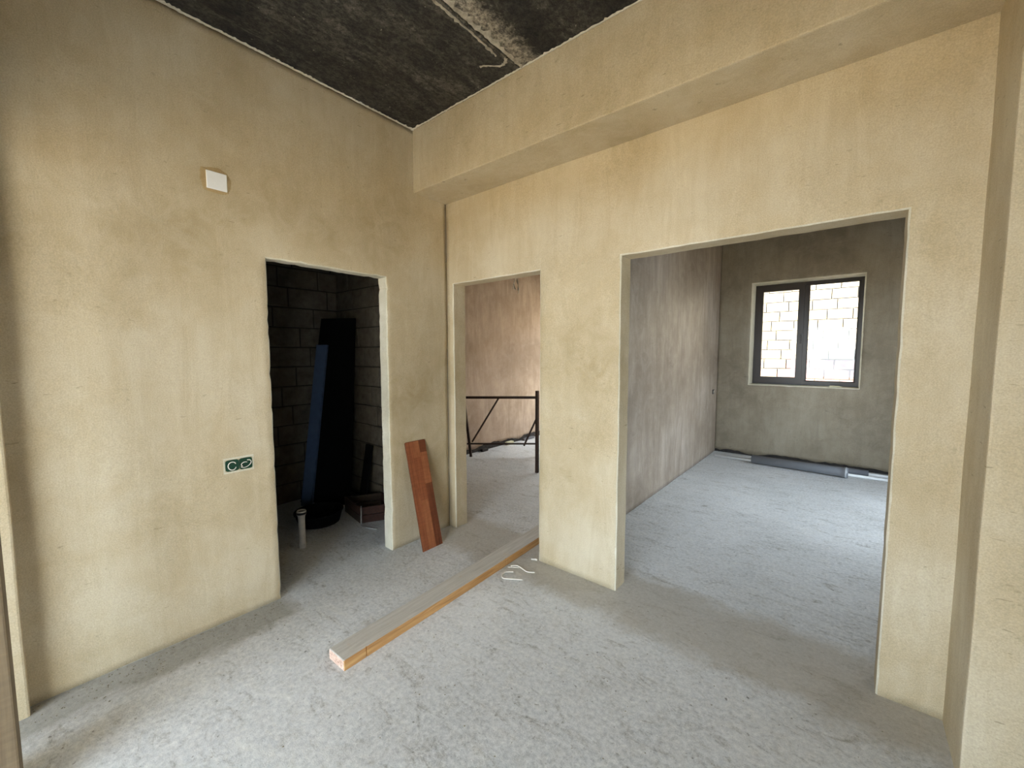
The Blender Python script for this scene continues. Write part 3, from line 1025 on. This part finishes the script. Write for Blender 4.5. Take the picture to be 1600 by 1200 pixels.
# ------------------------------------------------------------------ bathroom things
# vertical grey drain stub with a socket collar
st = thing('drain_stub', (-0.596, -1.021, 0.0), 'upright grey drain pipe stub with a collar inside the bathroom doorway', 'pipe')
m = bmesh.new()
prof = [(0.000, 0.026), (0.028, 0.0265), (0.030, 0.028), (0.038, 0.028), (0.040, 0.025), (0.235, 0.025), (0.250, 0.026), (0.262, 0.029), (0.270, 0.036), (0.292, 0.036), (0.296, 0.033), (0.300, 0.033), (0.300, 0.027), (0.180, 0.022)]
s = 24
rings = [[m.verts.new((-0.596 + r * math.cos(2 * math.pi * k / s), -1.021 + r * math.sin(2 * math.pi * k / s), z)) for k in range(s)] for z, r in prof]
for p, q in zip(rings, rings[1:]):
    for k in range(s):
        m.faces.new((p[k], p[(k + 1) % s], q[(k + 1) % s], q[k]))
m.faces.new(rings[-1])
bmesh.ops.recalc_face_normals(m, faces=m.faces)
obj('pipe_body', m, M_STUB, st, smooth=True)
tube('rubber_ring', [(-0.596, -1.021, 0.272), (-0.596, -1.021, 0.290)], 0.0368, M_GASKET, st, 24)

# black round mortar tub
m = bmesh.new()
prof = [(0.0, 0.0), (0.0, 0.165), (0.004, 0.172), (0.100, 0.198), (0.104, 0.208), (0.112, 0.208), (0.112, 0.196), (0.014, 0.164), (0.010, 0.0)]
s = 36
rings = [[m.verts.new((-0.985 + r * math.cos(2 * math.pi * k / s), -0.705 + r * math.sin(2 * math.pi * k / s), z)) for k in range(s)] for z, r in prof[1:-1]]
for p, q in zip(rings, rings[1:]):
    for k in range(s):
        m.faces.new((p[k], p[(k + 1) % s], q[(k + 1) % s], q[k]))
m.faces.new(rings[0])
m.faces.new(rings[-1])
bmesh.ops.recalc_face_normals(m, faces=m.faces)
tag(obj('mortar_tub', m, M_BLACK), 'low round black tub on the bathroom floor behind the drain stub', 'tub')


def slab(name, corners, thick, mat, label, cat, par=None):
    """board given by four corners (bottom-left, bottom-right, top-right, top-left), thickness behind it"""
    c = [V(p) for p in corners]
    nn = (c[1] - c[0]).cross(c[3] - c[0]).normalized() * -thick
    m = bmesh.new()
    a = [m.verts.new(p) for p in c]
    b = [m.verts.new(p + nn) for p in c]
    m.faces.new(a)
    m.faces.new(b[::-1])
    for k in range(4):
        m.faces.new((a[k], b[k], b[(k + 1) % 4], a[(k + 1) % 4]))
    bmesh.ops.recalc_face_normals(m, faces=m.faces)
    bmesh.ops.bevel(m, geom=m.edges[:], offset=min(0.003, thick * 0.2), segments=1, affect='EDGES')
    o = obj(name, m, mat, par)
    if label:
        tag(o, label, cat)
    return o


slab('tall_panel', [(-1.63, -0.60, 0.0), (-1.15, -0.32, 0.0), (-1.265, -0.135, 1.90), (-1.60, -0.33, 1.90)], 0.018, M_BLACK, 'tall black panel leaning across the far bathroom corner', 'panel')

# blue U-profile leaning in front of it
bp = thing('metal_profile', (-1.47, -0.60, 0.0), 'long blue metal channel standing before the tall black panel', 'profile')
b0, b1 = V((-1.46, -0.60, 0.004)), V((-1.475, -0.375, 1.62))
sd = V((0.86, 0.51, 0)).normalized()
zz = (b1 - b0).normalized()
nf = sd.cross(zz).normalized()
if nf.y > 0:
    nf = -nf
hw_ = 0.058
for nm, (s0, s1, n0, n1) in (('web', (-hw_, hw_, 0.024, 0.027)), ('flange', (-hw_, -hw_ + 0.003, 0.0, 0.0238)), ('flange', (hw_ - 0.003, hw_, 0.0, 0.0238))):
    m = bmesh.new()
    vv = [m.verts.new(p + sd * s_ + nf * n_) for p in (b0, b1) for s_ in (s0, s1) for n_ in (n0, n1)]
    for q in ((0, 1, 3, 2), (4, 6, 7, 5), (0, 4, 5, 1), (2, 3, 7, 6), (0, 2, 6, 4), (1, 5, 7, 3)):
        m.faces.new([vv[i] for i in q])
    bmesh.ops.recalc_face_normals(m, faces=m.faces)
    obj(nm, m, M_BLUE, bp)

slab('short_board', [(-1.10, -0.26, 0.0), (-0.98, -0.26, 0.0), (-1.03, -0.125, 0.60), (-1.15, -0.125, 0.60)], 0.02, M_BLACK, 'short dark board leaning on the bathroom side wall', 'board')

# low wooden crate of reddish boards
ck = thing('wooden_crate', (-0.72, -0.33, 0.0), 'low reddish wooden crate on the bathroom floor by the side wall', 'crate')
c0, c1, c2 = V((-1.04, -0.43, 0)), V((-0.66, -0.49, 0)), V((-0.50, -0.18, 0))
c3 = c0 + (c2 - c1)


def board_between(nm, a, b, z0, z1, t, mat):
    a, b = V(a), V(b)
    d = (b - a).normalized()
    nrm = V((-d.y, d.x, 0)) * t
    m = bmesh.new()
    vv = [m.verts.new(p + q + V((0, 0, z))) for p in (a, b) for q in (V((0, 0, 0)), nrm) for z in (z0, z1)]
    for q in ((0, 1, 3, 2), (4, 6, 7, 5), (0, 4, 5, 1), (2, 3, 7, 6), (0, 2, 6, 4), (1, 5, 7, 3)):
        m.faces.new([vv[i] for i in q])
    bmesh.ops.recalc_face_normals(m, faces=m.faces)
    return obj(nm, m, mat, ck)


for z in (0.0, 0.075):
    board_between('side_board', c0, c1, z, z + 0.068, 0.016, M_SCRAP2 if z == 0 else M_SCRAP)
    d_ = (c2 - c1).normalized() * 0.018
    board_between('end_board', c1 + d_, c2, z, z + 0.068, 0.016, M_SCRAP)
    board_between('end_board', c3, c0 + d_, z, z + 0.068, 0.016, M_SCRAP2)
    board_between('side_board', c2 + d_ * 0.1, c3 + d_ * 0.1, z, z + 0.068, 0.016, M_SCRAP)
rod = thing('metal_rod', (-0.545, -0.50, 0), 'thin bent galvanised rod standing against the crate corner', 'rod')
tube('rod', [(-0.42, -0.47, 0.006), (-0.575, -0.512, 0.006), (-0.598, -0.515, 0.010), (-0.602, -0.512, 0.03), (-0.606, -0.506, 0.18)], 0.005, M_GALV, rod, 7)

# ------------------------------------------------------------------ crumbs of dirt (too small and many to count)
def crumbs(name, n, fn, label, rmin, rmax):
    m = bmesh.new()
    for _ in range(n):
        x, y = fn()
        r = rmin + (rmax - rmin) * random.random() ** 3
        a = random.uniform(0, 6.28)
        top = m.verts.new((x, y, r * 0.7))
        base = [m.verts.new((x + r * math.cos(a + k * 1.257) * random.uniform(0.7, 1.2), y + r * math.sin(a + k * 1.257) * random.uniform(0.7, 1.2), -0.0005)) for k in range(5)]
        for k in range(5):
            m.faces.new((base[k], base[(k + 1) % 5], top))
    o = obj(name, m, M_DIRT)
    o['kind'] = 'stuff'
    tag(o, label, 'dirt')
    return o


crumbs('dirt_crumbs', 450, lambda: (0.006 + abs(random.gauss(0, 0.10)), random.uniform(-2.43, -1.42)), 'earth crumbs strewn along the foot of the left wall', 0.001, 0.006)
crumbs('dust_crumbs', 500, lambda: (random.uniform(0.95, 3.0), random.uniform(-2.2, -0.05)), 'fine crumbs scattered over the open concrete floor', 0.0008, 0.005)
